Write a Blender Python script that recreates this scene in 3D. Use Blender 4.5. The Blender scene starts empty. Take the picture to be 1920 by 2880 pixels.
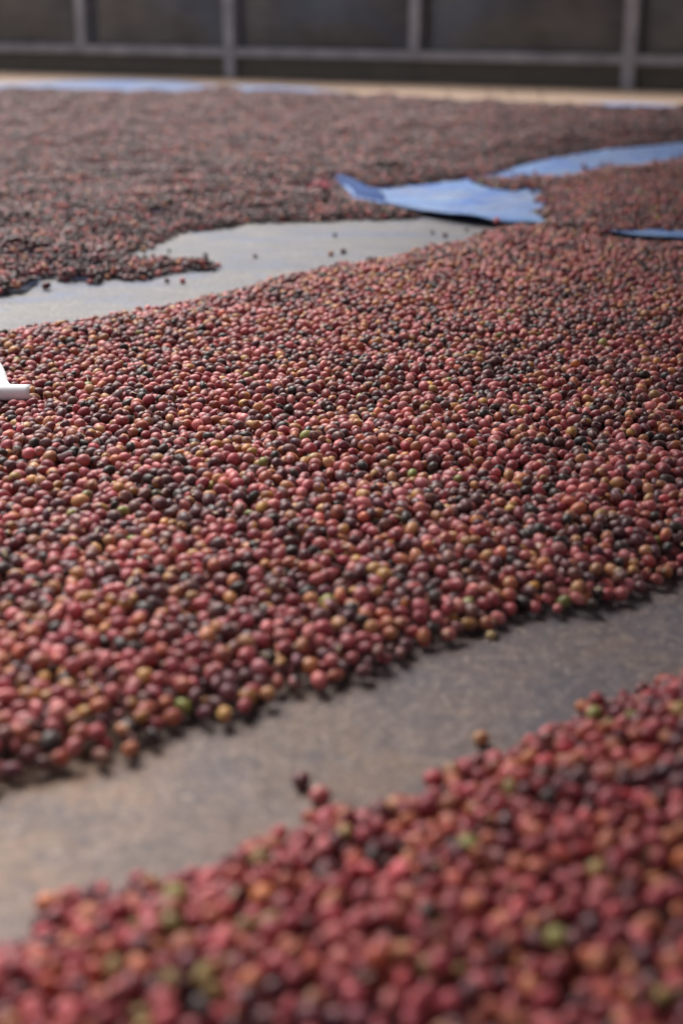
import bpy, bmesh, math, random
import numpy as np
from mathutils import Vector, noise
random.seed(7); rng = np.random.default_rng(11)
S = bpy.context.scene; R = math.radians

# ---------------------------------------------------------------- camera, light, exposure
CAM_H = 0.5
cam_d = bpy.data.cameras.new('camera'); cam = bpy.data.objects.new('camera', cam_d); S.collection.objects.link(cam)
cam.location = (0, 0, CAM_H); cam.rotation_euler = (R(90) - math.atan(1440 / 4000), 0, 0)
cam_d.sensor_fit = 'VERTICAL'; cam_d.sensor_height = 36; cam_d.sensor_width = 24; cam_d.lens = 50
cam_d.clip_start = 0.02; cam_d.clip_end = 500
cam_d.dof.use_dof = True; cam_d.dof.focus_distance = 1.72; cam_d.dof.aperture_fstop = 3.1
S.camera = cam
SUN_EL, SUN_AZ = 54, -32           # azimuth measured from +Y, negative = left
w = bpy.data.worlds.new('World'); S.world = w; w.use_nodes = True
nt = w.node_tree; nt.nodes.clear()
sky = nt.nodes.new('ShaderNodeTexSky'); sky.sky_type = 'NISHITA'; sky.sun_disc = False
sky.sun_elevation = R(SUN_EL); sky.sun_rotation = R(SUN_AZ); sky.air_density = 1.0; sky.dust_density = 5.0; sky.ozone_density = 1.0
bg = nt.nodes.new('ShaderNodeBackground'); bg.inputs[1].default_value = 0.105
wo = nt.nodes.new('ShaderNodeOutputWorld'); hs = nt.nodes.new('ShaderNodeHueSaturation'); hs.inputs['Saturation'].default_value = 0.35   # thin overcast
nt.links.new(sky.outputs[0], hs.inputs['Color']); nt.links.new(hs.outputs[0], bg.inputs[0]); nt.links.new(bg.outputs[0], wo.inputs[0])
sl = bpy.data.lights.new('sun', 'SUN'); sun = bpy.data.objects.new('sun', sl); S.collection.objects.link(sun)
sl.energy = 2.7; sl.angle = R(38); sl.color = (1, 0.96, 0.9)
_a = R(SUN_AZ); _d = Vector((math.sin(_a) * math.cos(R(SUN_EL)), math.cos(_a) * math.cos(R(SUN_EL)), math.sin(R(SUN_EL))))
sun.rotation_euler = _d.to_track_quat('Z', 'Y').to_euler(); sun.location = _d * 20
S.view_settings.view_transform = 'Standard'; S.view_settings.look = 'None'
S.view_settings.exposure = 0.52; S.view_settings.gamma = 1.0; S.view_settings.use_curve_mapping = False

# ---------------------------------------------------------------- helpers
def lin(h):
    c = [int(h[i:i + 2], 16) / 255 for i in (0, 2, 4)]
    return tuple(x / 12.92 if x <= 0.04045 else ((x + 0.055) / 1.055) ** 2.4 for x in c)
def tag(o, label=None, cat=None, group=None, kind=None):
    for k, v in (('label', label), ('category', cat), ('group', group), ('kind', kind)):
        if v: o[k] = v
    return o
def link(name, me, parent=None, m=None):
    o = bpy.data.objects.new(name, me); S.collection.objects.link(o)
    if parent: o.parent = parent
    if m: me.materials.clear(); me.materials.append(m)
    return o
def mesh_of(name, v, f, smooth=False):
    me = bpy.data.meshes.new(name); me.from_pydata([tuple(map(float, p)) for p in v], [], f)
    if smooth:
        for p in me.polygons: p.use_smooth = True
    me.update(); return me
class M:
    """small node material builder"""
    def __init__(s, name):
        s.m = bpy.data.materials.new(name); s.m.use_nodes = True; s.t = s.m.node_tree; s.b = s.t.nodes['Principled BSDF']
    def n(s, ty, **kw):
        n = s.t.nodes.new(ty)
        for k, v in kw.items():
            if k in n.inputs.keys() if isinstance(k, str) else False: s.put(n.inputs[k], v)
            else: setattr(n, k, v)
        return n
    def put(s, i, v):
        if hasattr(v, 'links'): s.t.links.new(v, i)
        else: i.default_value = v
    def noise(s, vec, scale, detail=3, rough=0.55, dist=0):
        n = s.t.nodes.new('ShaderNodeTexNoise'); s.put(n.inputs['Vector'], vec)
        n.inputs['Scale'].default_value = scale; n.inputs['Detail'].default_value = detail
        n.inputs['Roughness'].default_value = rough; n.inputs['Distortion'].default_value = dist
        return n.outputs['Fac']
    def ramp(s, fac, stops, interp='LINEAR'):
        n = s.t.nodes.new('ShaderNodeValToRGB'); s.put(n.inputs[0], fac); n.color_ramp.interpolation = interp
        e = n.color_ramp.elements
        while len(e) < len(stops): e.new(0.5)
        for x, (p, c) in zip(e, stops):
            x.position = p; x.color = (*c, 1) if len(c) == 3 else c
        return n.outputs[0]
    def mix(s, fac, a, b, mode='MIX'):
        n = s.t.nodes.new('ShaderNodeMix'); n.data_type = 'RGBA'; n.blend_type = mode
        s.put(n.inputs[0], fac)
        for i, v in ((6, a), (7, b)): s.put(n.inputs[i], (*v, 1) if isinstance(v, tuple) and len(v) == 3 else v)
        return n.outputs[2]
    def mth(s, op, a, b=0.0, clamp=False):
        n = s.t.nodes.new('ShaderNodeMath'); n.operation = op; n.use_clamp = clamp; s.put(n.inputs[0], a); s.put(n.inputs[1], b); return n.outputs[0]
    def bump(s, h, st, dist=0.001, prev=None):
        n = s.t.nodes.new('ShaderNodeBump'); n.inputs['Strength'].default_value = st; n.inputs['Distance'].default_value = dist
        s.put(n.inputs['Height'], h)
        if prev is not None: s.put(n.inputs['Normal'], prev)
        return n.outputs[0]
    def coord(s, which='Object', scale=None):
        c = s.t.nodes.new('ShaderNodeTexCoord').outputs[which]
        if scale:
            m = s.t.nodes.new('ShaderNodeMapping'); s.put(m.inputs[0], c); m.inputs['Scale'].default_value = scale; c = m.outputs[0]
        return c
    def fin(s, col=None, rough=None, normal=None, **kw):
        for k, v in (('Base Color', col), ('Roughness', rough), ('Normal', normal)):
            if v is not None: s.put(s.b.inputs[k], (*v, 1) if isinstance(v, tuple) and len(v) == 3 else v)
        for k, v in kw.items(): s.put(s.b.inputs[k.replace('_', ' ')], v)
        return s.m

# ---------------------------------------------------------------- materials
def mat_cherry():
    s = M('cherry_skin')
    def att(nm, ty='INSTANCER'):
        a = s.t.nodes.new('ShaderNodeAttribute'); a.attribute_type = ty; a.attribute_name = nm; return a
    t1, t2, rn = att('tint'), att('blush'), att('seed')
    cr = att('crown', 'GEOMETRY').outputs['Fac']
    g = s.coord('Generated'); v = s.t.nodes.new('ShaderNodeVectorMath'); v.operation = 'ADD'
    s.put(v.inputs[0], g); s.put(v.inputs[1], rn.outputs['Vector']); p = v.outputs[0]
    big = s.noise(p, 1.1, 2, 0.5)
    f = s.ramp(big, [(0.42, (0, 0, 0)), (0.60, (1, 1, 1))])
    c = s.mix(f, t1.outputs['Color'], t2.outputs['Color'])
    fine = s.noise(p, 9, 4, 0.65)
    c = s.mix(s.ramp(fine, [(0.35, (0.8,) * 3), (0.75, (0, 0, 0))]), c, s.mix(1.0, c, (0.62, 0.55, 0.5), 'MULTIPLY'))
    c = s.mix(s.mth('MULTIPLY', cr, 0.75), c, lin('6a5040'))
    h = s.mth('ADD', s.noise(p, 5, 3, 0.6), s.mth('MULTIPLY', s.noise(p, 22, 2), 0.25))
    r = s.ramp(s.noise(p, 3, 3), [(0.3, (0.34,) * 3), (0.7, (0.56,) * 3)])
    return s.fin(c, r, s.bump(h, 0.35, 0.0012), Specular_IOR_Level=0.5, Sheen_Weight=0.15, Sheen_Roughness=0.4, Sheen_Tint=(1.0, 0.9, 0.9, 1))
SKIN = mat_cherry()
def mat_floor():
    s = M('concrete'); o = s.coord()
    c = s.mix(s.ramp(s.noise(o, 0.9, 5, 0.6), [(0.3, (0, 0, 0)), (0.7, (1, 1, 1))]), lin('9c8472'), lin('b29884'))
    c = s.mix(s.ramp(s.noise(o, 30, 4, 0.7), [(0.45, (0, 0, 0)), (0.7, (0.4,) * 3)]), c, lin('9c8470'))
    return s.fin(c, 0.8, s.bump(s.noise(o, 120, 4, 0.7), 0.4, 0.002))
def mat_sack():
    s = M('worn_grey_tarp_plastic'); o = s.coord()
    big = s.ramp(s.noise(o, 3.4, 4, 0.6, 0.5), [(0.42, (0, 0, 0)), (0.60, (1, 1, 1))])
    c = s.mix(big, lin('574f56'), lin('725c4e'))
    sx = s.t.nodes.new('ShaderNodeSeparateXYZ'); s.put(sx.inputs[0], o)
    mud = s.mth('ADD', s.mth('MULTIPLY', sx.outputs[0], -1.1), s.noise(o, 6, 5, 0.65))      # dried tan mud on the left side of the sheet
    c = s.mix(s.ramp(mud, [(0.5, (0, 0, 0)), (0.9, (0.9,) * 3)]), c, lin('97765c'))
    c = s.mix(s.ramp(s.noise(o, 70, 4, 0.7), [(0.48, (0, 0, 0)), (0.66, (0.6,) * 3)]), c, lin('8a786f'))
    c = s.mix(s.ramp(s.noise(o, 95, 4, 0.7), [(0.48, (0, 0, 0)), (0.64, (0.6,) * 3)]), c, lin('413a3f'))
    c = s.mix(s.ramp(s.noise(o, 14, 5, 0.7), [(0.50, (0, 0, 0)), (0.66, (0.6,) * 3)]), c, lin('46434c'))
    c = s.mix(s.ramp(s.noise(o, 200, 3, 0.6), [(0.58, (0, 0, 0)), (0.68, (0.5,) * 3)]), c, lin('b5a392'))
    h = s.mth('ADD', s.noise(o, 260, 3, 0.7), s.mth('MULTIPLY', s.noise(o, 60, 3), 1.5))
    return s.fin(c, 0.6, s.bump(h, 0.8, 0.0015))
def mat_pale():
    s = M('pale_tarp_plastic'); o = s.coord(); st = s.coord(scale=(1.0, 3.0, 1))
    c = s.mix(s.ramp(s.noise(st, 2.8, 5, 0.65, 0.8), [(0.40, (0, 0, 0)), (0.60, (1, 1, 1))]), lin('626470'), lin('787473'))
    c = s.mix(s.ramp(s.noise(st, 3.3, 5, 0.65, 1.6), [(0.54, (0, 0, 0)), (0.64, (0.7,) * 3)]), c, lin('4f6590'))
    c = s.mix(s.ramp(s.noise(st, 11, 5, 0.7, 0.6), [(0.52, (0, 0, 0)), (0.66, (0.6,) * 3)]), c, lin('5f5c5e'))
    c = s.mix(s.ramp(s.noise(o, 110, 4, 0.7), [(0.48, (0, 0, 0)), (0.64, (0.7,) * 3)]), c, lin('565355'))
    c = s.mix(s.ramp(s.noise(o, 170, 2, 0.7), [(0.58, (0, 0, 0)), (0.66, (0.6,) * 3)]), c, lin('b0aaa4'))
    return s.fin(c, 0.55, s.bump(s.noise(st, 22, 5, 0.65), 0.8, 0.006))
def mat_blue(nm='blue_tarp_plastic', dust=0.0):
    s = M(nm); o = s.coord(); st = s.coord(scale=(1.0, 2.5, 1))
    c = s.mix(s.ramp(s.noise(st, 7, 5, 0.65, 1.2), [(0.42, (0, 0, 0)), (0.6, (1, 1, 1))]), lin('2c70cc'), lin('84b0e0'))
    c = s.mix(s.ramp(s.noise(st, 2.3, 4, 0.6, 0.6), [(0.5, (0, 0, 0)), (0.64, (0.75,) * 3)]), c, lin('a8acb8'))
    c = s.mix(s.ramp(s.noise(o, 60, 3, 0.6), [(0.55, (0, 0, 0)), (0.7, (0.5,) * 3)]), c, lin('6b6f80'))
    if dust: c = s.mix(s.ramp(s.noise(o, 3, 4, 0.6), [(0.3, (dust,) * 3), (0.7, (dust * 0.4,) * 3)]), c, lin('8f8684'))
    else:
        c = s.mix(s.ramp(s.noise(s.coord(scale=(1, 3, 1)), 2.6, 5, 0.65, 1.0), [(0.48, (0, 0, 0)), (0.62, (0.65,) * 3)]), c, lin('9a9fa8'))
        c = s.mix(s.ramp(s.noise(s.coord(scale=(2, 6, 1)), 5, 5, 0.7, 2.0), [(0.48, (0, 0, 0)), (0.58, (0.75,) * 3)]), c, lin('2458a6'))  # wrinkle shade painted in as darker blue streaks
    wv = s.t.nodes.new('ShaderNodeTexWave'); s.put(wv.inputs[0], o); wv.inputs['Scale'].default_value = 180
    h = s.mth('ADD', s.noise(st, 26, 4, 0.6), s.mth('MULTIPLY', wv.outputs['Fac'], 0.06))
    return s.fin(c, 0.42, s.bump(h, 0.9, 0.008))
def simple(name, a, b, sc, rough, bs=0.2, bd=0.001, metal=0, scale=None):
    s = M(name); o = s.coord(scale=scale)
    c = s.mix(s.ramp(s.noise(o, sc, 5, 0.65), [(0.32, (0, 0, 0)), (0.68, (1, 1, 1))]), lin(a), lin(b))
    return s.fin(c, rough, s.bump(s.noise(o, sc * 4, 3), bs, bd), Metallic=metal)
FLOOR, SACK, PALE, BLUE = mat_floor(), mat_sack(), mat_pale(), mat_blue()
DARK = simple('dark_tarp_hem', '1c1d22', '30323a', 30, 0.6)
RAIL = simple('grey_weathered_steel', '85838a', 'a8a5ac', 7, 0.5, 0.3, 0.002)
def mat_panel():
    s = M('dark_plastic_panel'); o = s.coord()
    c = s.mix(s.ramp(s.noise(o, 2.2, 5, 0.6), [(0.3, (0, 0, 0)), (0.7, (1, 1, 1))]), lin('424345'), lin('606266'))
    c = s.mix(s.ramp(s.noise(s.coord(scale=(1, 1, 9)), 4, 5, 0.7), [(0.5, (0, 0, 0)), (0.75, (0.5,) * 3)]), c, lin('77726f'))
    return s.fin(c, 0.26, s.bump(s.noise(o, 3, 3), 0.25, 0.01))
PANEL = mat_panel()
KICK = simple('dark_kick_board', '4a4541', '625c54', 5, 0.55, 0.4, 0.003, scale=(1, 1, 8))
PAPER = simple('white_paper', 'e8e8ec', 'f2f2f4', 20, 0.55, 0.1)
RED = simple('faded_red_cloth', '8c3446', 'a05560', 30, 0.8, 0.5)
TWIG = simple('dry_stalk', '3d3028', '5c4a3c', 60, 0.8)
HUSK = simple('pale_husk', '9c8468', 'c4ad90', 200, 0.6, 0.5)

# ---------------------------------------------------------------- ground and tarps
def sheet(name, x0, x1, y0, y1, nx, ny, zf, m):
    xs = np.linspace(x0, x1, nx); ys = np.linspace(y0, y1, ny)
    v = [(x, y, zf(x, y)) for y in ys for x in xs]
    f = [(j * nx + i, j * nx + i + 1, (j + 1) * nx + i + 1, (j + 1) * nx + i) for j in range(ny - 1) for i in range(nx - 1)]
    return link(name, mesh_of(name, v, f, True), None, m)
def N(x, y, s, k=0): return noise.noise(Vector((x * s, y * s, k)))
yard = sheet('concrete_yard', -60, 60, -30, 90, 2, 2, lambda x, y: -0.012, FLOOR); tag(yard, kind='structure', label='pale tan concrete yard floor showing below the dark fence')
def thick(o, t=0.0012):
    s = o.modifiers.new('thickness', 'SOLIDIFY'); s.thickness = t; s.offset = -1; return o
SPLIT = 1.62
g1 = sheet('brown_grey_tarp', -1.6, 1.6, -0.4, SPLIT, 110, 70, lambda x, y: -0.003 + 0.0018 * N(x, y, 5) + 0.001 * N(x, y, 17, 3), SACK)
tag(thick(g1), 'worn brownish grey tarp with dirt speckles between the two nearest cherry heaps', 'tarp')
def loft(name, top, bot, zf, m, ns=90, nt_=24):
    """a sheet between two polylines (x, y); zf(u, v, x, y) gives its height"""
    def res(pl, n):
        pl = np.array(pl, float); d = np.r_[0, np.cumsum(np.hypot(*np.diff(pl, axis=0).T))]; t = np.linspace(0, d[-1], n)
        return np.c_[np.interp(t, d, pl[:, 0]), np.interp(t, d, pl[:, 1])]
    A, B = res(top, ns), res(bot, ns); v = []
    for j in range(nt_):
        k = j / (nt_ - 1)
        for i in range(ns):
            p = A[i] * (1 - k) + B[i] * k; v.append((p[0], p[1], zf(i / (ns - 1), k, p[0], p[1])))
    f = [(j * ns + i, (j + 1) * ns + i, (j + 1) * ns + i + 1, j * ns + i + 1) for j in range(nt_ - 1) for i in range(ns - 1)]
    me = mesh_of(name, v, f, True)
    return link(name, me, None, m)
g2 = sheet('pale_grey_tarp', -2.4, 2.2, SPLIT - 0.08, 4.6, 130, 90, lambda x, y: 0.001 + 0.004 * max(0, N(x * .5, y * 1.6, 4)) + 0.0022 * N(x, y, 8, 3), PALE)
tag(thick(g2), 'pale bluish grey tarp crossing behind the middle heap of red cherries', 'tarp')

# the outlines on the ground, in metres
MID = [(-0.4115,0.7605),(-0.2304,0.8404),(-0.2029,0.8492),(-0.1859,0.8601),(-0.1556,0.8698),(-0.1337,0.8922),(-0.1128,0.9247),(-0.0784,0.9351),(-0.061,0.9727),(-0.0214,0.9875),(0.0,0.9936),(0.0261,1.0141),(0.0587,1.0498),(0.0849,1.0647),(0.1155,1.0892),(0.1668,1.1184),(0.2058,1.1297),(0.2435,1.1489),(0.2811,1.1826),(0.312,1.2018),(0.5683,1.3889),(0.8673,1.6274),(1.3676,2.9797),(1.0101,3.0245),(0.7165,2.993),(0.6015,3.0567),(0.5091,3.202),(0.4212,3.2639),(0.3543,3.243),(0.2821,3.1326),(0.2573,3.0567),(0.1591,2.9665),(0.0831,2.8403),(-0.02,2.754),(-0.1169,2.644),(-0.1675,2.5584),(-0.2181,2.4842),(-0.29,2.3728),(-0.3925,2.281),(-0.4727,2.2183),(-0.5303,2.1684),(-0.8825,1.8371)]
RIGHT = [(0.3464,3.1819),(0.4787,3.2692),(0.4506,3.4347),(0.521,3.5115),(0.5668,3.5853),(0.5117,3.6362),(0.4948,3.7152),(0.5551,3.8543),(0.5043,3.9426),(0.4588,3.8833),(0.417,3.9426),(0.3852,4.0193),(0.3745,4.1232),(0.4713,4.0826),(0.4868,4.1315),(0.5529,4.173),(0.6062,4.1151),(0.6515,4.148),(0.7352,4.2848),(0.796,4.3933),(0.8606,4.3933),(0.9147,4.4495),(1.0831,4.6166),(2.0459,5.468),(1.2035,3.1424),(0.7569,3.1719),(0.6345,3.1919),(0.5749,3.1229)]
NEAR = [(-0.2155,0.4476),(-0.2811,0.6386),(-0.1889,0.6567),(-0.1798,0.6693),(-0.1725,0.6829),(-0.1787,0.7032),(-0.1706,0.7154),(-0.1535,0.7137),(-0.1324,0.7137),(-0.1132,0.728),(-0.0893,0.7244),(-0.0797,0.7358),(-0.0595,0.7567),(-0.0356,0.7665),(-0.0249,0.7826),(-0.0139,0.8014),(0.0093,0.8035),(0.0327,0.8144),(0.0518,0.8201),(0.0654,0.8497),(0.0953,0.8592),(0.117,0.8787),(0.1297,0.9015),(0.1592,0.9114),(0.1763,0.922),(0.1855,0.9468),(0.2099,0.9639),(0.2417,0.9875),(0.2657,0.9967),(0.5097,1.1412),(0.5676,1.0028),(0.3011,0.4476)]
FAR = [(-1.1106,2.3584),(-0.611,2.5256),(-0.5694,2.5551),(-0.566,2.644),(-0.5578,2.6943),(-0.5074,2.6582),(-0.4618,2.637),(-0.4238,2.6797),(-0.3717,2.6618),(-0.336,2.7351),(-0.3015,2.7732),(-0.2504,2.7771),(-0.2488,2.8084),(-0.2636,2.8323),(-0.3339,2.8403),(-0.4,2.8566),(-0.4502,2.9318),(-0.4389,2.993),(-0.4251,3.0474),(-0.3779,3.1326),(-0.3794,3.2224),(-0.326,3.285),(-0.2632,3.3172),(-0.227,3.3947),(-0.1687,3.406),(-0.0509,3.4289),(0.0342,3.4522),(0.1277,3.4405),(0.1806,3.4757),(0.1284,3.5853),(0.0458,3.7152),(0.0287,3.8906),(0.0246,3.996),(0.1398,4.0666),(0.2677,4.1151),(0.3811,4.1983),(0.4402,4.276),(0.5009,4.4495),(0.6585,4.7313),(0.7558,4.8404),(0.9287,5.0496),(1.2443,5.3302),(2.4991,5.9259),(2.5685,6.0956),(1.5506,6.6869),(1.2957,6.7928),(1.1267,6.9694),(0.6743,7.2272),(0.3682,7.5306),(0.0374,7.7749),(-0.1898,7.8886),(-0.4588,7.9466),(-0.5679,8.4429),(-0.7415,8.5766),(-0.807,8.1874),(-0.8984,7.9466),(-1.0782,8.0055),(-1.4599,8.0955),(-1.5821,8.4429),(-1.6656,8.2499),(-1.8756,8.1259),(-3.7159,8.3132)]
BT = [(-0.0284,4.1315),(0.0544,3.9502),(0.158,4.0193),(0.2662,4.0907),(0.3796,4.1814),(0.4453,4.2848),(0.5118,4.4495),(0.6599,4.742),(0.9309,5.0618),(1.2443,5.3302),(2.4991,5.9259)]
BB = [(-0.0284,4.1315),(0.0232,3.7697),(0.093,3.5853),(0.157,3.5481),(0.2392,3.4522),(0.3128,3.3666),(0.3854,3.3064),(0.4846,3.2534),(0.606,3.1229),(0.7351,3.0753),(1.258,2.8937)]
FT = [(-4.3352,9.7288),(-2.1526,9.3525),(-1.756,9.6426),(-1.4343,9.8165),(-1.0628,9.6426),(-0.8857,9.2333),(-0.5709,9.1555),(-0.2357,8.9297),(0.0,8.5092),(0.182,7.557),(0.3596,7.3507),(0.6314,7.2761),(0.744,7.3507),(0.8282,7.1551),(1.0983,7.3507),(1.2375,7.557),(1.4427,7.5836),(1.7177,7.4267),(2.7851,6.6248)]
FB = [(-1.1069,2.3499),(-0.6117,2.5289),(-0.5701,2.5584),(-0.5681,2.6546),(-0.5599,2.7053),(-0.5099,2.6725),(-0.474,2.6582),(-0.4811,2.873),(-0.4775,3.0942),(-0.4484,3.35),(-0.3243,3.6492),(-0.1518,3.8543),(0.0397,4.0349),(0.2693,4.1397),(0.448,4.3115),(0.6643,4.7744),(0.9374,5.0985),(1.2535,5.3709),(2.5195,5.9759)]
def z_blue(u, k, x, y):
    z = 0.012 + 0.010 * N(x, y, 3.5, 5) * (0.3 + 0.7 * k) + 0.008 * abs(N(x * 2.2 + y, y * 1.5, 9, 9))
    z += 0.012 * math.exp(-((k - 1) / 0.14) ** 2) * (0.5 + 0.9 * max(0, N(x, y, 5, 2) + 0.3)) + 0.014 * math.exp(-(u / 0.03) ** 2)
    return max(z, 0.008)
bt = loft('blue_tarp', BT, BB, z_blue, BLUE, 160, 26)
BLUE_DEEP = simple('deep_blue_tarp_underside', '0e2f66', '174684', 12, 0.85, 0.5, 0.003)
loft('folded_edge', [(-0.0353,4.2325),(0.005,4.0988),(0.0485,3.9426),(0.105,3.7018)], [(-0.0282,4.0988),(0.0115,3.8833),(0.0534,3.7354),(0.1111,3.5979)], lambda u, k, x, y: 0.034 + 0.012 * math.sin(k * math.pi) - 0.014 * k + 0.004 * N(x, y, 12), BLUE_DEEP, 40, 12).parent = bt
tag(thick(bt, 0.002), 'light blue tarp with a pointed raised corner lying over the pale grey tarp', 'tarp')
ft = loft('blue_tarp', FT, FB, lambda u, k, x, y: 0.003 + 0.004 * max(0, N(x, y, 3, 8)) + 0.006 * max(0, N(x * 2, y, 6, 3)) * (k < .2), mat_blue('dusty_blue_tarp_plastic', 0.5), 140, 60)
tag(thick(ft, 0.003), 'faded blue tarp showing as a thin strip behind the farthest heap of dark cherries', 'tarp')
def hem(pl, zf, t=0.003, name='hem', parent=None):
    pl = np.array(pl); v = []; f = []
    d = np.r_[0, np.cumsum(np.hypot(*np.diff(pl, axis=0).T))]; n = 200; tt = np.linspace(0, d[-1], n)
    X = np.interp(tt, d, pl[:, 0]); Y = np.interp(tt, d, pl[:, 1])
    for i in range(n):
        z = zf(X[i], Y[i])
        for a in range(6): v.append((X[i], Y[i] + t * math.cos(a * math.pi / 3), z + t * math.sin(a * math.pi / 3)))
    for i in range(n - 1):
        for a in range(6): b = (a + 1) % 6; f.append((i * 6 + a, i * 6 + b, (i + 1) * 6 + b, (i + 1) * 6 + a))
    return link(name, mesh_of(name, v, f, True), parent, DARK)
hem(FB[:7], lambda x, y: 0.003 + 0.004 * max(0, N(x, y, 3, 8)), 0.0022, parent=ft)

# ---------------------------------------------------------------- fence of dark panels on a steel frame
F0, F1 = np.array([(-2.6028,11.3465)][0]), np.array([(2.0325,8.8208)][0])
fd = (F1 - F0) / np.linalg.norm(F1 - F0); fang = math.atan2(fd[1], fd[0])
def box(name, x0, x1, y0, y1, z0, z1, m, parent, bev=0.006):
    bm = bmesh.new(); bmesh.ops.create_cube(bm, size=1)
    for q in bm.verts: q.co = ((x0 + x1) / 2 + q.co.x * (x1 - x0), (y0 + y1) / 2 + q.co.y * (y1 - y0), (z0 + z1) / 2 + q.co.z * (z1 - z0))
    if bev: bmesh.ops.bevel(bm, geom=bm.edges[:], offset=bev, segments=2, affect='EDGES')
    me = bpy.data.meshes.new(name); bm.to_mesh(me); bm.free(); return link(name, me, parent, m)
fence = bpy.data.objects.new('panel_fence', None); S.collection.objects.link(fence)
fence.location = (F0[0], F0[1], -0.012); fence.rotation_euler = (0, 0, fang)
tag(fence, 'long fence of dark bulging panels in a weathered grey steel frame', 'fence')
def along(p):  # ground point on the fence line -> local x
    return float(np.dot(np.array(p) - F0, fd))
posts = [along(p) for p in [(-1.9241,10.9491),(-0.7609,10.4266),(0.4757,9.6855),(1.7319,8.9666)]]
posts = [p + q for p, q in zip(posts, (0.045, 0.05, 0.02, 0.0))]
step = (posts[3] - posts[1]) / 2
xs_ = [posts[0] - step * 3, posts[0] - step * 2, posts[0] - step] + posts + [posts[3] + step, posts[3] + 2 * step]
RZ = 0.175; TOP = 1.6
for i, x in enumerate(xs_):
    full = (i % 2 == 0) if True else 0
    wv = 0.085 if full else 0.075
    box('post', x - wv / 2, x + wv / 2, -0.05, 0.03, 0.0 if full else RZ + 0.025, TOP, RAIL, fence)
for a, b in zip(xs_[:-1], xs_[1:]):
    box('rail', a + 0.0005, b - 0.0005, -0.045, 0.02, RZ - 0.032, RZ + 0.03, RAIL, fence)
    box('rail', a + 0.0005, b - 0.0005, -0.045, 0.02, 1.1, 1.16, RAIL, fence)
    box('rail', a + 0.0005, b - 0.0005, -0.045, 0.02, TOP - 0.07, TOP, RAIL, fence)
    box('kick_board', a + 0.001, b - 0.001, 0.0, 0.018, 0.0, RZ - 0.028, KICK, fence, 0.002)
    nx, nz = 26, 26; v = []
    for j in range(nz):
        for k in range(nx):
            u, t = k / (nx - 1), j / (nz - 1); X = a + 0.03 + (b - a - 0.06) * u; Z = RZ + 0.02 + (1.1 - RZ - 0.02) * t
            bul = math.sin(u * math.pi) ** 0.8 * (0.25 + 0.75 * math.sin(min(1, t * 1.7) * math.pi / 2)) * (1 - t ** 5)
            v.append((X, 0.028 - 0.11 * bul - 0.006 * N(X, Z, 4, i), Z))
    f = [(q * nx + k, q * nx + k + 1, (q + 1) * nx + k + 1, (q + 1) * nx + k) for q in range(nz - 1) for k in range(nx - 1)]
    o = link('panel', mesh_of('panel', v, f, True), fence, PANEL)
    o2 = box('panel', a + 0.03, b - 0.03, 0.0, 0.02, 1.15, TOP - 0.05, PANEL, fence, 0.002)

# ---------------------------------------------------------------- unseen sheet above the frame, added to shade the right of the heaps
def added_canopy():
    root = bpy.data.objects.new('added_shade_canopy', None); S.collection.objects.link(root); tag(root, 'unseen dark sheet added to shade the right side of the drying yard', 'added_canopy')
    e = [((-0.44, -0.6, 0.84), (2.6, -0.6, 1.25)), ((0.30, 8.0, 2.2), (4.2, 8.0, 2.5))]
    n = 40; v = []
    for j in range(n):
        for i in range(n):
            u, t = i / (n - 1), j / (n - 1)
            p = Vector(e[0][0]).lerp(Vector(e[1][0]), t).lerp(Vector(e[0][1]).lerp(Vector(e[1][1]), t), u)
            v.append((p.x, p.y, p.z - 0.05 * math.sin(u * math.pi) + 0.02 * N(p.x, p.y, 2)))
    f = [(j * n + i, j * n + i + 1, (j + 1) * n + i + 1, (j + 1) * n + i) for j in range(n - 1) for i in range(n - 1)]
    thick(link('sheet', mesh_of('sheet', v, f, True), root, PANEL), 0.002)
    for x, y, h in ((2.55, -0.55, 1.15), (2.6, 7.9, 2.33), (4.1, 7.9, 2.42)): box('added_pole', x - .025, x + .025, y - .025, y + .025, 0, h, RAIL, root)  # poles under the added shade sheet, unseen too
added_canopy()

# ---------------------------------------------------------------- the cherries: shapes
def cherry_mesh(name, kind, sd):
    bm = bmesh.new(); bmesh.ops.create_icosphere(bm, subdivisions=3, radius=1)
    rr = random.Random(sd); off = Vector((rr.random() * 9, rr.random() * 9, sd))
    b, c = {'plump': (0.75, 0.73), 'long': (0.64, 0.62), 'round': (0.87, 0.84), 'twin': (0.72, 0.67), 'wrinkled': (0.74, 0.66), 'shrunk': (0.68, 0.56)}[kind]
    lay = bm.verts.layers.float.new('crown')
    for q in bm.verts:
        p = q.co.copy(); d = p.normalized()
        n = noise.noise(d * 1.3 + off) * 0.05
        if kind in ('wrinkled', 'shrunk'):
            n += -abs(noise.noise(Vector((d.x * 1.3, d.y * 4, d.z * 4)) + off)) * (0.22 if kind == 'wrinkled' else 0.34) + noise.noise(d * 6 + off) * 0.05
        p *= 1 + n
        if kind == 'long': p *= 1 - 0.10 * d.x
        rad = math.hypot(d.y, d.z)
        if d.x > 0.9:
            k = rad / 0.4359
            ring = math.exp(-((k - 0.62) / 0.2) ** 2) * 0.03; dip = max(0, 1 - (k / 0.5) ** 2) * 0.07
            p.x += ring - dip; q[lay] = max(0, 1 - (k / 0.75) ** 4)
        if d.x < -0.94: p.x += max(0, 1 - rad / 0.34) * 0.09; q[lay] = max(0, 1 - rad / 0.22)
        if kind in ('twin', 'wrinkled'): p *= 1 - 0.06 * math.exp(-(d.y / 0.12) ** 2) * (d.z > 0)
        q.co = (p.x, p.y * b, p.z * c)
    for f in bm.faces: f.smooth = True
    me = bpy.data.meshes.new(name); bm.to_mesh(me); bm.free(); me.materials.append(SKIN); return me
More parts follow.
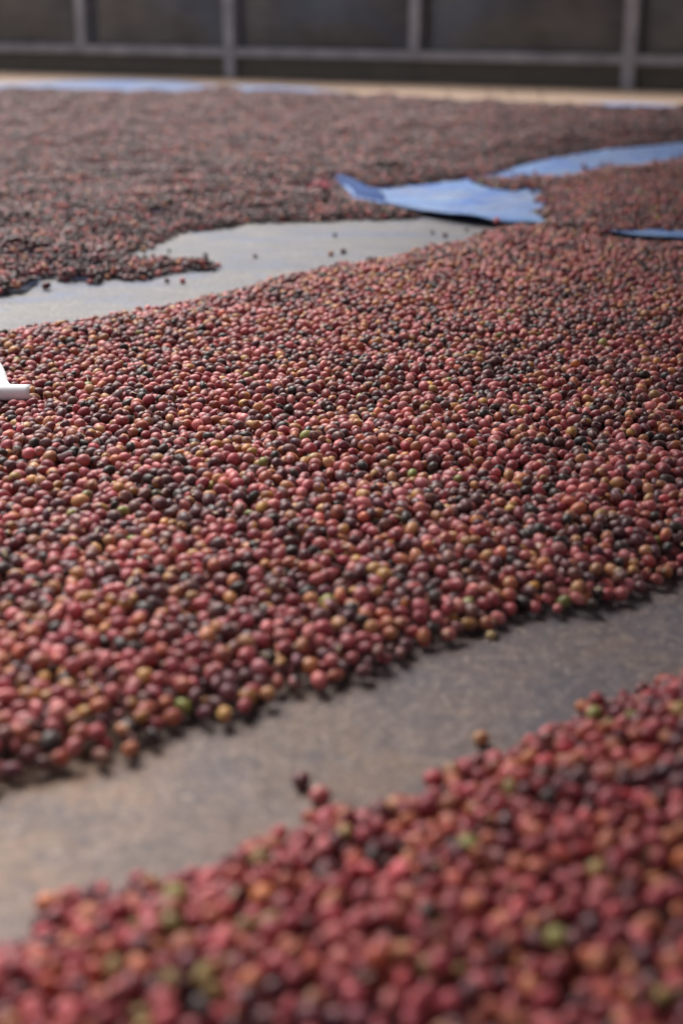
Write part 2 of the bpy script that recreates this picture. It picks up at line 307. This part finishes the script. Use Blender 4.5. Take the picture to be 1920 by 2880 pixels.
KINDS_ = ['plump', 'plump', 'long', 'round', 'twin', 'wrinkled', 'shrunk', 'round']
SHAPES = [cherry_mesh('coffee_cherry', k, i + 1) for i, k in enumerate(KINDS_)]
lib = bpy.data.collections.new('cherry_shapes')       # source of the uncountable cherries, in no scene
for i, me in enumerate(SHAPES):
    lib.objects.link(bpy.data.objects.new('cherry_shape_%s' % 'abcdefgh'[i], me))

# ---------------------------------------------------------------- the cherries: dropped one by one on the ground
RES = 0.01; GX0, GX1, GY0, GY1 = -3.2, 3.2, 0.2, 9.6
gx = np.arange(GX0, GX1, RES) + RES / 2; gy = np.arange(GY0, GY1, RES) + RES / 2
PXg, PYg = np.meshgrid(gx, gy)
VIEW = (np.abs(PXg) < 0.245 * PYg + 0.55)
def sdf(poly):
    poly = np.array(poly); d = np.full(PXg.shape, 1e9, np.float32); ins = np.zeros(PXg.shape, bool)
    for i in range(len(poly)):
        (ax, ay), (bx, by) = poly[i], poly[(i + 1) % len(poly)]
        ex, ey = bx - ax, by - ay; t = np.clip(((PXg - ax) * ex + (PYg - ay) * ey) / (ex * ex + ey * ey + 1e-12), 0, 1)
        d = np.minimum(d, np.hypot(PXg - ax - t * ex, PYg - ay - t * ey))
        c = (ay > PYg) != (by > PYg)
        with np.errstate(divide='ignore', invalid='ignore'):
            ins ^= c & (PXg < ex * (PYg - ay) / (ey if ey else 1e-12) + ax)
    return np.where(ins, d, -d)
def vnoise(scale, seed, oct_=2):
    """smooth value noise on the raster"""
    out = 0
    for o in range(oct_):
        s = scale * 2 ** o; g = np.random.default_rng(seed + o).random((int((GY1 - GY0) * s) + 3, int((GX1 - GX0) * s) + 3))
        u = (PXg - GX0) * s; v = (PYg - GY0) * s; i = u.astype(int); j = v.astype(int); u = u - i; v = v - j
        u = u * u * (3 - 2 * u); v = v * v * (3 - 2 * v)
        out = out + ((g[j, i] * (1 - u) + g[j, i + 1] * u) * (1 - v) + (g[j + 1, i] * (1 - u) + g[j + 1, i + 1] * u) * v) / 2 ** o
    return out / (2 - 2 ** (1 - oct_))
FT_IN = sdf(list(FT) + list(FB)[::-1])
HEAPS = [('near', NEAR, 0.026, 0.5, 3.0), ('middle', MID, 0.014, 0.36, 2.4), ('right', RIGHT, 0.014, 0.4, 1.6), ('far', FAR, 0.030, 0.5, 1.9)]
nz1, nz2 = vnoise(9, 1), vnoise(28, 5)
BED = np.zeros(PXg.shape); TH = np.zeros(PXg.shape); OWN = np.full(PXg.shape, -1); best = np.full(PXg.shape, -1e9)
for h, (nm, poly, bedh, slope, layers) in enumerate(HEAPS):
    d = sdf(poly) + (nz2 - 0.5) * 0.012 * (1 + PYg * 0.6)
    stray = (d <= 0) & (d > -0.06) & (rng.random(d.shape) < (0.06 if nm == 'far' else 0.10 if nm == 'right' else 0.02) * np.exp(d / 0.018)) & (OWN < 0)
    inside = ((d > 0) | stray) & (d > best) & VIEW
    base = np.where(nm in ('right',), np.where(d > 0, 0.016, 0.026), np.where((nm == 'far') & (FT_IN > -0.01), 0.0075, np.where(nm == 'near', -0.001, 0.002)))
    rise = np.clip(d * slope, 0, None)
    lay = np.clip(rise, 0, 0.0105 * (layers - 1))
    amp = bedh * (0.2 + 1.1 * nz1 + (0.5 * (nz2 - 0.5) if nm == 'far' else (0.5 if nm == 'near' else 0.3) * (nz2 - 0.5))) * np.clip((d - 0.03) / 0.12, 0, 1)
    bed = base + np.minimum(np.clip(rise - lay, 0, None), amp)
    BED = np.where(inside, bed, BED); TH = np.where(inside, 0.014 + lay, TH); OWN = np.where(inside, h, OWN); best = np.where(inside, d, best)
CELL = 0.029; MAXS = 26
nxc, nyc = int((GX1 - GX0) / CELL) + 3, int((GY1 - GY0) / CELL) + 3
pos = np.full((nxc, nyc, MAXS, 4), 1e3, np.float32); pos[..., 3] = 0; cnt = np.zeros((nxc, nyc), int)
def look(A, x, y):
    i = np.clip(((x - GX0) / RES).astype(int), 0, A.shape[1] - 1); j = np.clip(((y - GY0) / RES).astype(int), 0, A.shape[0] - 1); return A[j, i]
act = np.zeros((nxc, nyc), bool)
jj, ii = np.nonzero(OWN >= 0)
act[((gx[ii] - GX0) / CELL).astype(int) + 1, ((gy[jj] - GY0) / CELL).astype(int) + 1] = True
CI, CJ = np.nonzero(act)
fails = np.zeros((nxc, nyc), int)
for rnd in range(44):
    tot = 0
    for cls in range(4):
        s = ((CI % 2) == cls % 2) & ((CJ % 2) == cls // 2) & (cnt[CI, CJ] < MAXS) & (fails[CI, CJ] < 4)
        if not s.any(): continue
        I, J = CI[s], CJ[s]; B = len(I); K = 6 if rnd > 3 else 3
        ms = max(1, int(cnt.max()))
        x = GX0 + (I[:, None] - 1 + rng.random((B, K))) * CELL; y = GY0 + (J[:, None] - 1 + rng.random((B, K))) * CELL
        own = look(OWN, x, y)
        r = (np.where(own[:, :1] == 3, 0.0055, np.where(own[:, :1] == 2, 0.0058, np.where(own[:, :1] == 1, 0.0058, 0.0055))) * np.clip(rng.normal(1, 0.10, (B, 1)), 0.75, 1.25)).astype(np.float32)
        nb = np.concatenate([pos[I + a, J + b, :ms] for a in (-1, 0, 1) for b in (-1, 0, 1)], axis=1)      # B, 9ms, 4
        z = (look(BED, x, y) + r * 0.93).astype(np.float32)
        R2 = (nb[:, :, 3] + r) ** 2
        for k in range(K):
            d2 = (nb[:, :, 0] - x[:, k:k + 1].astype(np.float32)) ** 2 + (nb[:, :, 1] - y[:, k:k + 1].astype(np.float32)) ** 2
            q = R2 - d2; zz = np.where(q > 0, nb[:, :, 2] + np.sqrt(np.maximum(q, 0)), -1).max(1); z[:, k] = np.maximum(z[:, k], zz)
        lim = look(BED, x, y) + look(TH, x, y)
        over = np.where(own >= 0, z + r - lim, 9)
        kk = over.argmin(1); a = np.arange(B); ok = over[a, kk] < 0.0
        fails[I[~ok], J[~ok]] += 1; fails[I[ok], J[ok]] = 0
        I, J, kk, a = I[ok], J[ok], kk[ok], a[ok]
        pos[I, J, cnt[I, J]] = np.c_[x[a, kk], y[a, kk], z[a, kk], r[a, 0]]
        cnt[I, J] += 1; tot += len(I)
    if tot < 200: break
m_ = pos[..., 3] > 0
C = pos[m_].astype(float); OW = look(OWN, C[:, 0], C[:, 1])
print('cherries', len(C), [int((OW == h).sum()) for h in range(4)])
extra = []   # loose cherries on the tarps: x, y, base z, radius, tone, owner
LOOSE = [
 ([(-0.027,0.8446)][0], 0.0063, 'maroon', 'dark red coffee cherry on the tarp, outermost of two rolled off the near heap'),
 ([(-0.0142,0.8241)][0], 0.0068, 'pink', 'pinkish red coffee cherry on the tarp, touching the tip of the near heap'),
 ([(0.0999,0.9035)][0], 0.0058, 'tan', 'tan yellow coffee cherry lying alone on the brown grey tarp'),
 ([(-0.1468,0.7219)][0], 0.0052, 'maroon', 'small dark purple coffee cherry on the tarp just beyond the near heap, at left'),
 ([(0.1247,1.0821)][0], 0.0042, 'husk', 'small pale yellow bean on the tarp at the front edge of the middle heap'),
 ([(-0.297,2.6511)][0], 0.0058, 'pink', 'pinkish red coffee cherry alone on the pale grey tarp before the far heap tongue'),
 ([(-0.1767,2.9233)][0], 0.0052, 'black', 'blackish coffee cherry alone in the middle of the pale grey tarp'),
 ([(-0.0143,3.1919)][0], 0.0054, 'black', 'blackish coffee cherry alone on the pale grey tarp left of the blue tarp'),
 ([(-0.3612,2.993)][0], 0.0050, 'black', 'dark dried coffee cherry on the pale tarp in the notch of the far heap'),
 ([(-0.28,2.9361)][0], 0.0052, 'black', 'dark dried coffee cherry at the tip of the far heap tongue'),
 ([(0.0037,2.9753)][0], 0.0060, 'maroon', 'maroon coffee cherry just behind the rear edge of the middle heap'),
 ([(-0.0221,2.9491)][0], 0.0056, 'tan', 'yellow green coffee cherry just behind the rear edge of the middle heap'),
 ([(0.2053,3.243)][0], 0.0056, 'black', 'blackish cherry on pale tarp before the blue tarp edge, left of a maroon one'),
 ([(0.2307,3.202)][0], 0.0056, 'maroon', 'maroon cherry on pale tarp before the blue tarp edge, right of a blackish one'),
 ([(0.284,3.2692)][0], 0.0056, 'black', 'blackish coffee cherry in front of the blue tarp beside the rear of the middle heap'),
]

# ---------------------------------------------------------------- tones
TONES = {k: (lin(a), lin(b)) for k, (a, b) in {
 'red': ('b04e56', '8e3c44'), 'pink': ('d07e7c', 'bc6064'), 'maroon': ('763e46', '5a323c'), 'black': ('342826', '443230'),
 'orange': ('be7250', 'a84e48'), 'tan': ('c28f60', 'b87456'), 'green': ('8c8c46', 'a09654'), 'brown': ('845650', '64424a'),
 'twotone': ('c48c4c', '84404a'), 'dusty': ('8c6066', '57424a'), 'husk': ('c8b080', 'b89868')}.items()}
TN = list(TONES)
MIXES = {0: dict(red=.30, pink=.18, maroon=.15, black=.02, orange=.11, tan=.12, green=.03, brown=.04, twotone=.05),
         1: dict(red=.23, pink=.18, maroon=.17, black=.075, orange=.10, tan=.055, green=.005, brown=.15, twotone=.07),
         2: dict(red=.18, pink=.13, maroon=.22, black=.10, orange=.08, tan=.04, green=.01, brown=.2, twotone=.04),
         3: dict(red=.06, pink=.07, maroon=.14, black=.33, orange=.035, tan=.02, green=.002, brown=.12, dusty=.22)}
n_ = len(C); tone = np.zeros(n_, int)
dark = look(vnoise(14, 40), C[:, 0], C[:, 1])
for h in range(4):
    s = np.nonzero(OW == h)[0]; p = np.array([MIXES[h].get(k, 0) for k in TN]); 
    W = np.tile(p, (len(s), 1)); dk = (dark[s] - 0.5)[:, None] * 1.6
    isd = np.array([k in ('maroon', 'black', 'brown', 'dusty') for k in TN])
    W = W * np.where(isd, np.exp(dk * 1.2), np.exp(-dk)); W /= W.sum(1, keepdims=True)
    tone[s] = (rng.random((len(s), 1)) > np.cumsum(W, 1)).sum(1).clip(0, len(TN) - 1)
T1 = np.array([TONES[k][0] for k in TN])[tone]; T2 = np.array([TONES[k][1] for k in TN])[tone]
part = rng.permutation(n_); other = np.where((rng.random(n_) < 0.38) & (OW == OW[part]), tone[part], tone); T2 = np.where((other != tone)[:, None], np.array([TONES[k][0] for k in TN])[other], T2)
RICH = (OW == 0)[:, None]; T1 = np.where(RICH, T1 * np.array([0.97, 0.66, 0.74]), T1); T2 = np.where(RICH, T2 * np.array([0.92, 0.60, 0.70]), T2)      # fresh, wetter fruit
vary = rng.lognormal(0, 0.16, (n_, 1)); T1 = T1 * vary * rng.lognormal(0, 0.07, (n_, 3)); T2 = T2 * vary * rng.lognormal(0, 0.07, (n_, 3))
shape = rng.choice([0, 1, 2, 3, 4, 7], n_, p=[.26, .24, .14, .15, .12, .09])
dry = np.isin(tone, [TN.index(k) for k in ('black', 'dusty', 'brown')])
u = rng.random(n_); shape = np.where((dry & (u < 0.45)) | (u < 0.05), 5, shape); shape = np.where((dry & (u > 0.84)) | (u > 0.985), 6, shape)
shape = np.where((OW == 3) & (u < 0.5), 5, shape)
ROT = np.c_[rng.uniform(0, 6.28, n_), rng.normal(0, 0.36, n_), rng.uniform(0, 6.28, n_)]
SC = C[:, 3] * rng.uniform(1.2, 1.4, n_); SEED = rng.random((n_, 3)) * 40

# ---------------------------------------------------------------- picked cherries are objects of their own
th = math.atan(0.36); DEP = C[:, 1] * math.cos(th) - (C[:, 2] - CAM_H) * math.sin(th)
UP = C[:, 1] * math.sin(th) + (C[:, 2] - CAM_H) * math.cos(th)
U_ = 0.5 + C[:, 0] / DEP * 4000 / 1920; V_ = 0.5 - UP / DEP * 4000 / 2880
inv = (U_ > 0.004) & (U_ < 0.996) & (V_ > 0) & (V_ < 0.995)
def open_top(i):
    """nothing lies between this cherry and a viewer in front of and above it"""
    d = np.hypot(C[near_i, 0] - C[i, 0], C[near_i, 1] - 0.006 - (C[i, 1] - 0.012)); return not ((d < 0.008) & (C[near_i, 2] > C[i, 2] + 0.004)).any()
near_i = np.nonzero(C[:, 1] < 2.6)[0]
def obj_cherry(x, y, z, r, rot, sh, t1, t2, sd, label, group):
    o = bpy.data.objects.new('coffee_cherry', SHAPES[sh]); S.collection.objects.link(o)
    o.location = (x, y, z); o.rotation_euler = rot; o.scale = (r,) * 3
    o['tint'] = [float(q) for q in t1]; o['blush'] = [float(q) for q in t2]; o['seed'] = [float(q) for q in sd]
    return tag(o, label, 'coffee cherry', group)
taken = np.zeros(n_, bool)
SPECIAL = [   # place on the ground, tone, size, label
 ([(-0.082,1.42)][0], 'green', 1.05, 'bright green coffee cherry near the centre of the middle heap'),
 ([(-0.009,1.0928)][0], 'green', 1.1, 'bright green coffee cherry close to the front edge of the middle heap'),
 ([(-0.2582,1.2794)][0], 'green', 0.95, 'green coffee cherry in the left part of the middle heap'),
 ([(0.0329,1.0346)][0], 'tan', 1.1, 'yellow coffee cherry on the front edge of the middle heap'),
 ([(0.1464,1.1169)][0], 'orange', 1.25, 'large orange coffee cherry on the front edge of the middle heap, at right'),
 ([(0.1834,1.1412)][0], 'pink', 1.15, 'round bright red coffee cherry on the front edge of the middle heap, at right'),
 ([(-0.1128,0.9357)][0], 'orange', 1.1, 'bright orange red coffee cherry on the front edge of the middle heap, at left'),
 ([(-0.0372,0.9496)][0], 'tan', 1.05, 'pale yellow coffee cherry at the front edge of the middle heap left of its centre'),
 ([(0.1303,1.5251)][0], 'tan', 1.05, 'pale tan coffee cherry in the right half of the middle heap'),
 ([(-0.037,1.1892)][0], 'tan', 0.9, 'small yellow coffee cherry near the lower centre of the middle heap'),
 ([(-0.2243,0.8563)][0], 'orange', 1.1, 'orange brown coffee cherry at the front left corner of the middle heap'),
 ([(-0.3021,1.3674)][0], 'tan', 1.05, 'yellow green coffee cherry at the left of the middle heap'),
 ([(-0.289,2.0458)][0], 'green', 1.0, 'yellow green coffee cherry in the back left of the middle heap'),
 ([(0.1835,0.9035)][0], 'green', 1.3, 'large yellow green coffee cherry on the rear edge of the near heap, at right'),
 ([(0.2015,0.8882)][0], 'green', 1.0, 'lime green coffee cherry on the near heap below a larger yellow green one'),
 ([(0.0813,0.706)][0], 'green', 1.15, 'vivid green coffee cherry in the right half of the near heap'),
 ([(0.0315,0.7753)][0], 'tan', 1.15, 'golden yellow coffee cherry near the rear edge of the near heap, at its centre'),
 ([(-0.0849,0.6599)][0], 'green', 1.2, 'blurred yellow green coffee cherry in the left half of the near heap'),
 ([(0.1063,0.6127)][0], 'green', 1.1, 'blurred pale green coffee cherry by the bottom edge, right of centre'),
]
topz = {}
for p, tn, sc, lab in SPECIAL:
    d = np.hypot(C[:, 0] - p[0], (C[:, 1] - 0.012 - p[1])) - (C[:, 2] - look(BED, C[:, 0], C[:, 1])) * 0.8 + taken * 9
    i = int(d.argmin()); taken[i] = True
    c = np.array(TONES[tn][0]); c2 = np.array(TONES[tn][1])
    obj_cherry(*C[i, :3] + np.array([0, 0, 0.001]), C[i, 3] * 1.1 * sc, ROT[i], 3 if sc > 1 else 0, c * 1.05, c2, SEED[i], lab, 'single coffee cherries that stand out by colour')
for p, r, tn, lab in LOOSE:
    z = max(0.0, 0.001 + 0.004 * max(0, N(p[0] * .5, p[1] * 1.6, 4)) + 0.0022 * N(p[0], p[1], 8, 3)) if p[1] > SPLIT else -0.003
    obj_cherry(p[0], p[1], z + r * 0.95, r * 1.12, (random.random() * 6, 0.1, random.random() * 6), 3 if tn != 'black' else 5, TONES[tn][0], TONES[tn][1],
               [random.random() * 20 for _ in range(3)], lab, 'loose coffee cherries lying on the tarps')
WORD = {'red': 'red', 'pink': 'pinkish red', 'maroon': 'dark maroon', 'black': 'blackish', 'orange': 'orange', 'tan': 'tan yellow', 'green': 'yellow green', 'brown': 'brown', 'twotone': 'yellow-red', 'dusty': 'dusty', 'husk': 'pale'}
FORM = ['plump', 'plump', 'slender', 'round', 'oval', 'wrinkled', 'shrivelled', 'round']
cand = [i for i in np.argsort(DEP) if inv[i] and not taken[i] and OW[i] == 0]
picked = 0; sets = {}
for i in cand:
    if picked >= 265: break
    if not open_top(i): continue
    cx = ['at left edge', 'near left edge', 'left', 'inner left', 'just left of centre', 'just right of centre', 'inner right', 'right', 'near right edge', 'at right edge'][min(9, int(U_[i] * 10))]
    cy = ['bottom edge of photo', 'above bottom edge', 'lower part', 'lower middle', 'middle part', 'upper middle', 'upper part'][int(np.searchsorted([-.972, -.948, -.925, -.905, -.885, -.865], -V_[i]))]
    big = 'large ' if C[i, 3] > 0.0058 else 'small ' if C[i, 3] < 0.0052 else ''
    lb = '%s%s %s cherry in near heap, %s, %s' % (big, FORM[shape[i]], WORD[TN[tone[i]]], cy, cx)
    sets.setdefault(lb, []).append(i); taken[i] = True; picked += 1
for lb, ids in sets.items():
    ids = sorted(ids, key=lambda q: T1[q].sum() + T2[q].sum())
    pre = {1: [''], 2: ['darker ', 'lighter ']}.get(len(ids), ['darkest '] + ['mid-toned '] * (len(ids) - 2) + ['lightest '])
    for q, w_ in zip(ids, pre):
        obj_cherry(*C[q, :3], SC[q], ROT[q], int(shape[q]), T1[q], T2[q], SEED[q], w_ + lb, 'coffee cherries at the front of the near heap')
print('picked', picked)

# ---------------------------------------------------------------- the rest of each heap: points that carry a cherry each
def gn_tree():
    g = bpy.data.node_groups.new('cherry_on_each_point', 'GeometryNodeTree')
    g.interface.new_socket('Geometry', in_out='INPUT', socket_type='NodeSocketGeometry'); g.interface.new_socket('Geometry', in_out='OUTPUT', socket_type='NodeSocketGeometry')
    n = g.nodes; gi, go = n.new('NodeGroupInput'), n.new('NodeGroupOutput')
    ci = n.new('GeometryNodeCollectionInfo'); ci.inputs[0].default_value = lib; ci.inputs[1].default_value = True; ci.inputs[2].default_value = True
    ip = n.new('GeometryNodeInstanceOnPoints'); ip.inputs['Pick Instance'].default_value = True
    def at(nm, ty):
        a = n.new('GeometryNodeInputNamedAttribute'); a.data_type = ty; a.inputs[0].default_value = nm; return a.outputs[0]
    e2r = n.new('FunctionNodeEulerToRotation'); L = g.links
    L.new(gi.outputs[0], ip.inputs['Points']); L.new(ci.outputs[0], ip.inputs['Instance']); L.new(at('shape', 'INT'), ip.inputs['Instance Index'])
    L.new(at('rot', 'FLOAT_VECTOR'), e2r.inputs[0]); L.new(e2r.outputs[0], ip.inputs['Rotation']); L.new(at('size', 'FLOAT'), ip.inputs['Scale']); L.new(ip.outputs[0], go.inputs[0])
    return g
GN = gn_tree()
def points(name, idx):
    me = bpy.data.meshes.new(name); me.vertices.add(len(idx)); me.vertices.foreach_set('co', C[idx, :3].ravel().astype(np.float32))
    for nm, ty, a, key in (('rot', 'FLOAT_VECTOR', ROT, 'vector'), ('size', 'FLOAT', SC, 'value'), ('shape', 'INT', shape, 'value'), ('tint', 'FLOAT_VECTOR', T1, 'vector'), ('blush', 'FLOAT_VECTOR', T2, 'vector'), ('seed', 'FLOAT_VECTOR', SEED, 'vector')):
        at = me.attributes.new(nm, ty, 'POINT'); at.data.foreach_set(key, np.ascontiguousarray(a[idx]).ravel().astype(np.int32 if ty == 'INT' else np.float32))
    me.update(); o = link(name, me); md = o.modifiers.new('cherries', 'NODES'); md.node_group = GN; me.materials.append(SKIN); return o
for h, (nm, lab) in enumerate([('near_cherry_heap', 'mass of blurred ripe red cherries filling the nearest heap'), ('middle_cherry_heap', 'broad spread of mixed red and dark cherries between the two tarps'),
                               ('right_cherry_heap', 'brownish red cherries spread on the blue tarp at right'), ('far_cherry_heap', 'wide spread of dark dried cherries in front of the fence')]):
    tag(points(nm, np.nonzero((OW == h) & ~taken)[0]), lab, 'cherries', None, 'stuff')

# ---------------------------------------------------------------- small things
def husk_bits():
    v = []; f = []
    top = [i for i in rng.choice(np.nonzero((OW <= 1) & (C[:, 1] < 3.0))[0], 20000, False) if C[i, 2] > look(BED, C[i:i + 1, 0], C[i:i + 1, 1])[0] + look(TH, C[i:i + 1, 0], C[i:i + 1, 1])[0] - 0.0115][:1500]
    for i in top:
        c = Vector((C[i, 0] + random.uniform(-.006, .006), C[i, 1] - random.uniform(0, .006), C[i, 2] + 0.003)); a = random.random() * 6.28; l = random.uniform(.002, .0052); wd = l * random.uniform(.15, .5)
        ax = Vector((math.cos(a), math.sin(a), random.uniform(-.5, .9))) * l; ay = Vector((-math.sin(a), math.cos(a), random.uniform(-.4, .4))) * wd; up = Vector((0, 0, wd * .7))
        b = len(v); v += [c - ax, c - ax * .3 + ay, c + ax * .5 + ay * .8, c + ax, c + ax * .3 - ay, c - ax * .5 - ay, c + up]
        f += [(b + k, b + (k + 1) % 6, b + 6) for k in range(6)]
    return tag(link('husk_bits', mesh_of('husk_bits', v, f, True), None, HUSK), 'pale bits of husk and stalk strewn over the cherries', 'husks', None, 'stuff')
husk_bits()
# white paper with a rolled end, lying on the middle heap at the left edge
def paper():
    a, b = np.array([(-0.3839,1.709)][0]), np.array([(-0.5684,1.6933)][0]); L = float(np.linalg.norm(b - a)); ux = (b - a) / L; uy = np.array([-ux[1], ux[0]])
    if uy[1] < 0: uy = -uy
    v = []; n1, n2 = 28, 40
    for j in range(n2):
        t = j / (n2 - 1)
        for i in range(n1):
            s = i / (n1 - 1)
            # cross-section: a rolled lip in front, then a slightly curved sheet going back and up
            if t < 0.45:
                q = t / 0.45 * 4.2; rr = 0.0095 + 0.001 * t; py = 0.008 - math.sin(q) * rr; pz = 0.034 + 0.008 - rr * math.cos(q) * 0.9 - 0.001
                py, pz = -rr * math.sin(q) + 0.008, 0.040 - rr * math.cos(q)
            else:
                q = (t - 0.45) / 0.55; py = 0.008 + 0.0095 * 0.87 + q * 0.10; pz = 0.040 + 0.0047 + q * 0.03 + 0.002 * math.sin(q * 5)
            sx = s * L + (0.0 if t < 0.43 else min(1, (t - 0.43) / 0.06) * 0.028 + max(0, (t - 0.45) / 0.55) * 0.034) * (1 - s)
            sx += 0.002 * math.sin(t * 7)
            P_ = a + ux * sx + uy * py; v.append((P_[0], P_[1], pz + 0.004 * s))
    f = [(j * n1 + i, j * n1 + i + 1, (j + 1) * n1 + i + 1, (j + 1) * n1 + i) for j in range(n2 - 1) for i in range(n1 - 1)]
    o = link('paper_sheet', mesh_of('paper_sheet', v, f, True), None, PAPER); thick(o, 0.0004)
    return tag(o, 'sheet of bright white paper with a rolled edge on the cherries at the left edge', 'paper')
paper()
# faded red scrap beside the corner of the blue tarp
def scrap():
    c = np.array([(-0.0573,3.749)][0]); n = 12; v = []
    for j in range(n):
        for i in range(n):
            u, t = i / (n - 1) - .5, j / (n - 1) - .5
            v.append((c[0] + u * 0.055 + t * 0.015, c[1] + t * 0.07, 0.056 + 0.012 * noise.noise(Vector((u * 4, t * 4, 2))) - 0.02 * abs(u)))
    f = [(j * n + i, j * n + i + 1, (j + 1) * n + i + 1, (j + 1) * n + i) for j in range(n - 1) for i in range(n - 1)]
    return tag(thick(link('cloth_scrap', mesh_of('cloth_scrap', v, f, True), None, RED), 0.002), 'faded red scrap of cloth beside the raised corner of the blue tarp', 'cloth')
scrap()
def stalk(px, py, h, lean, label):
    v = []; f = []; n = 9
    for i in range(n):
        t = i / (n - 1); r = 0.0035 * (1 - .7 * t); c = (px + lean * t * t, py + 0.02 * t, 0.02 + h * t - abs(lean) * .4 * t ** 3)
        v += [(c[0] + r * math.cos(a * 1.2566), c[1] + r * math.sin(a * 1.2566), c[2]) for a in range(5)]
    for i in range(n - 1): f += [(i * 5 + a, i * 5 + (a + 1) % 5, (i + 1) * 5 + (a + 1) % 5, (i + 1) * 5 + a) for a in range(5)]
    tag(link('dry_stalk', mesh_of('dry_stalk', v, f, True), None, TWIG), label, 'stalk', 'dry stalks along the far edge of the far heap')
for (p, h, l, lab) in [([(0.2407,8.0055)][0], .07, -.03, 'short dry stalk at the rear edge of the far heap, leftmost of five'), ([(0.5653,7.8313)][0], .06, -.03, 'dry stalk at the rear edge of the far heap, second of five from the left'),
                       ([(0.7765,7.7749)][0], .08, -.04, 'dry stalk at the rear edge of the far heap, middle one of five'), ([(0.8795,7.6918)][0], .09, -.03, 'dry stalk at the rear edge of the far heap, fourth of five from the left'),
                       ([(1.0262,7.6103)][0], .11, -.06, 'tall bent dry stalk at the rear edge of the far heap, rightmost of five')]:
    stalk(p[0], p[1], h, l, lab)
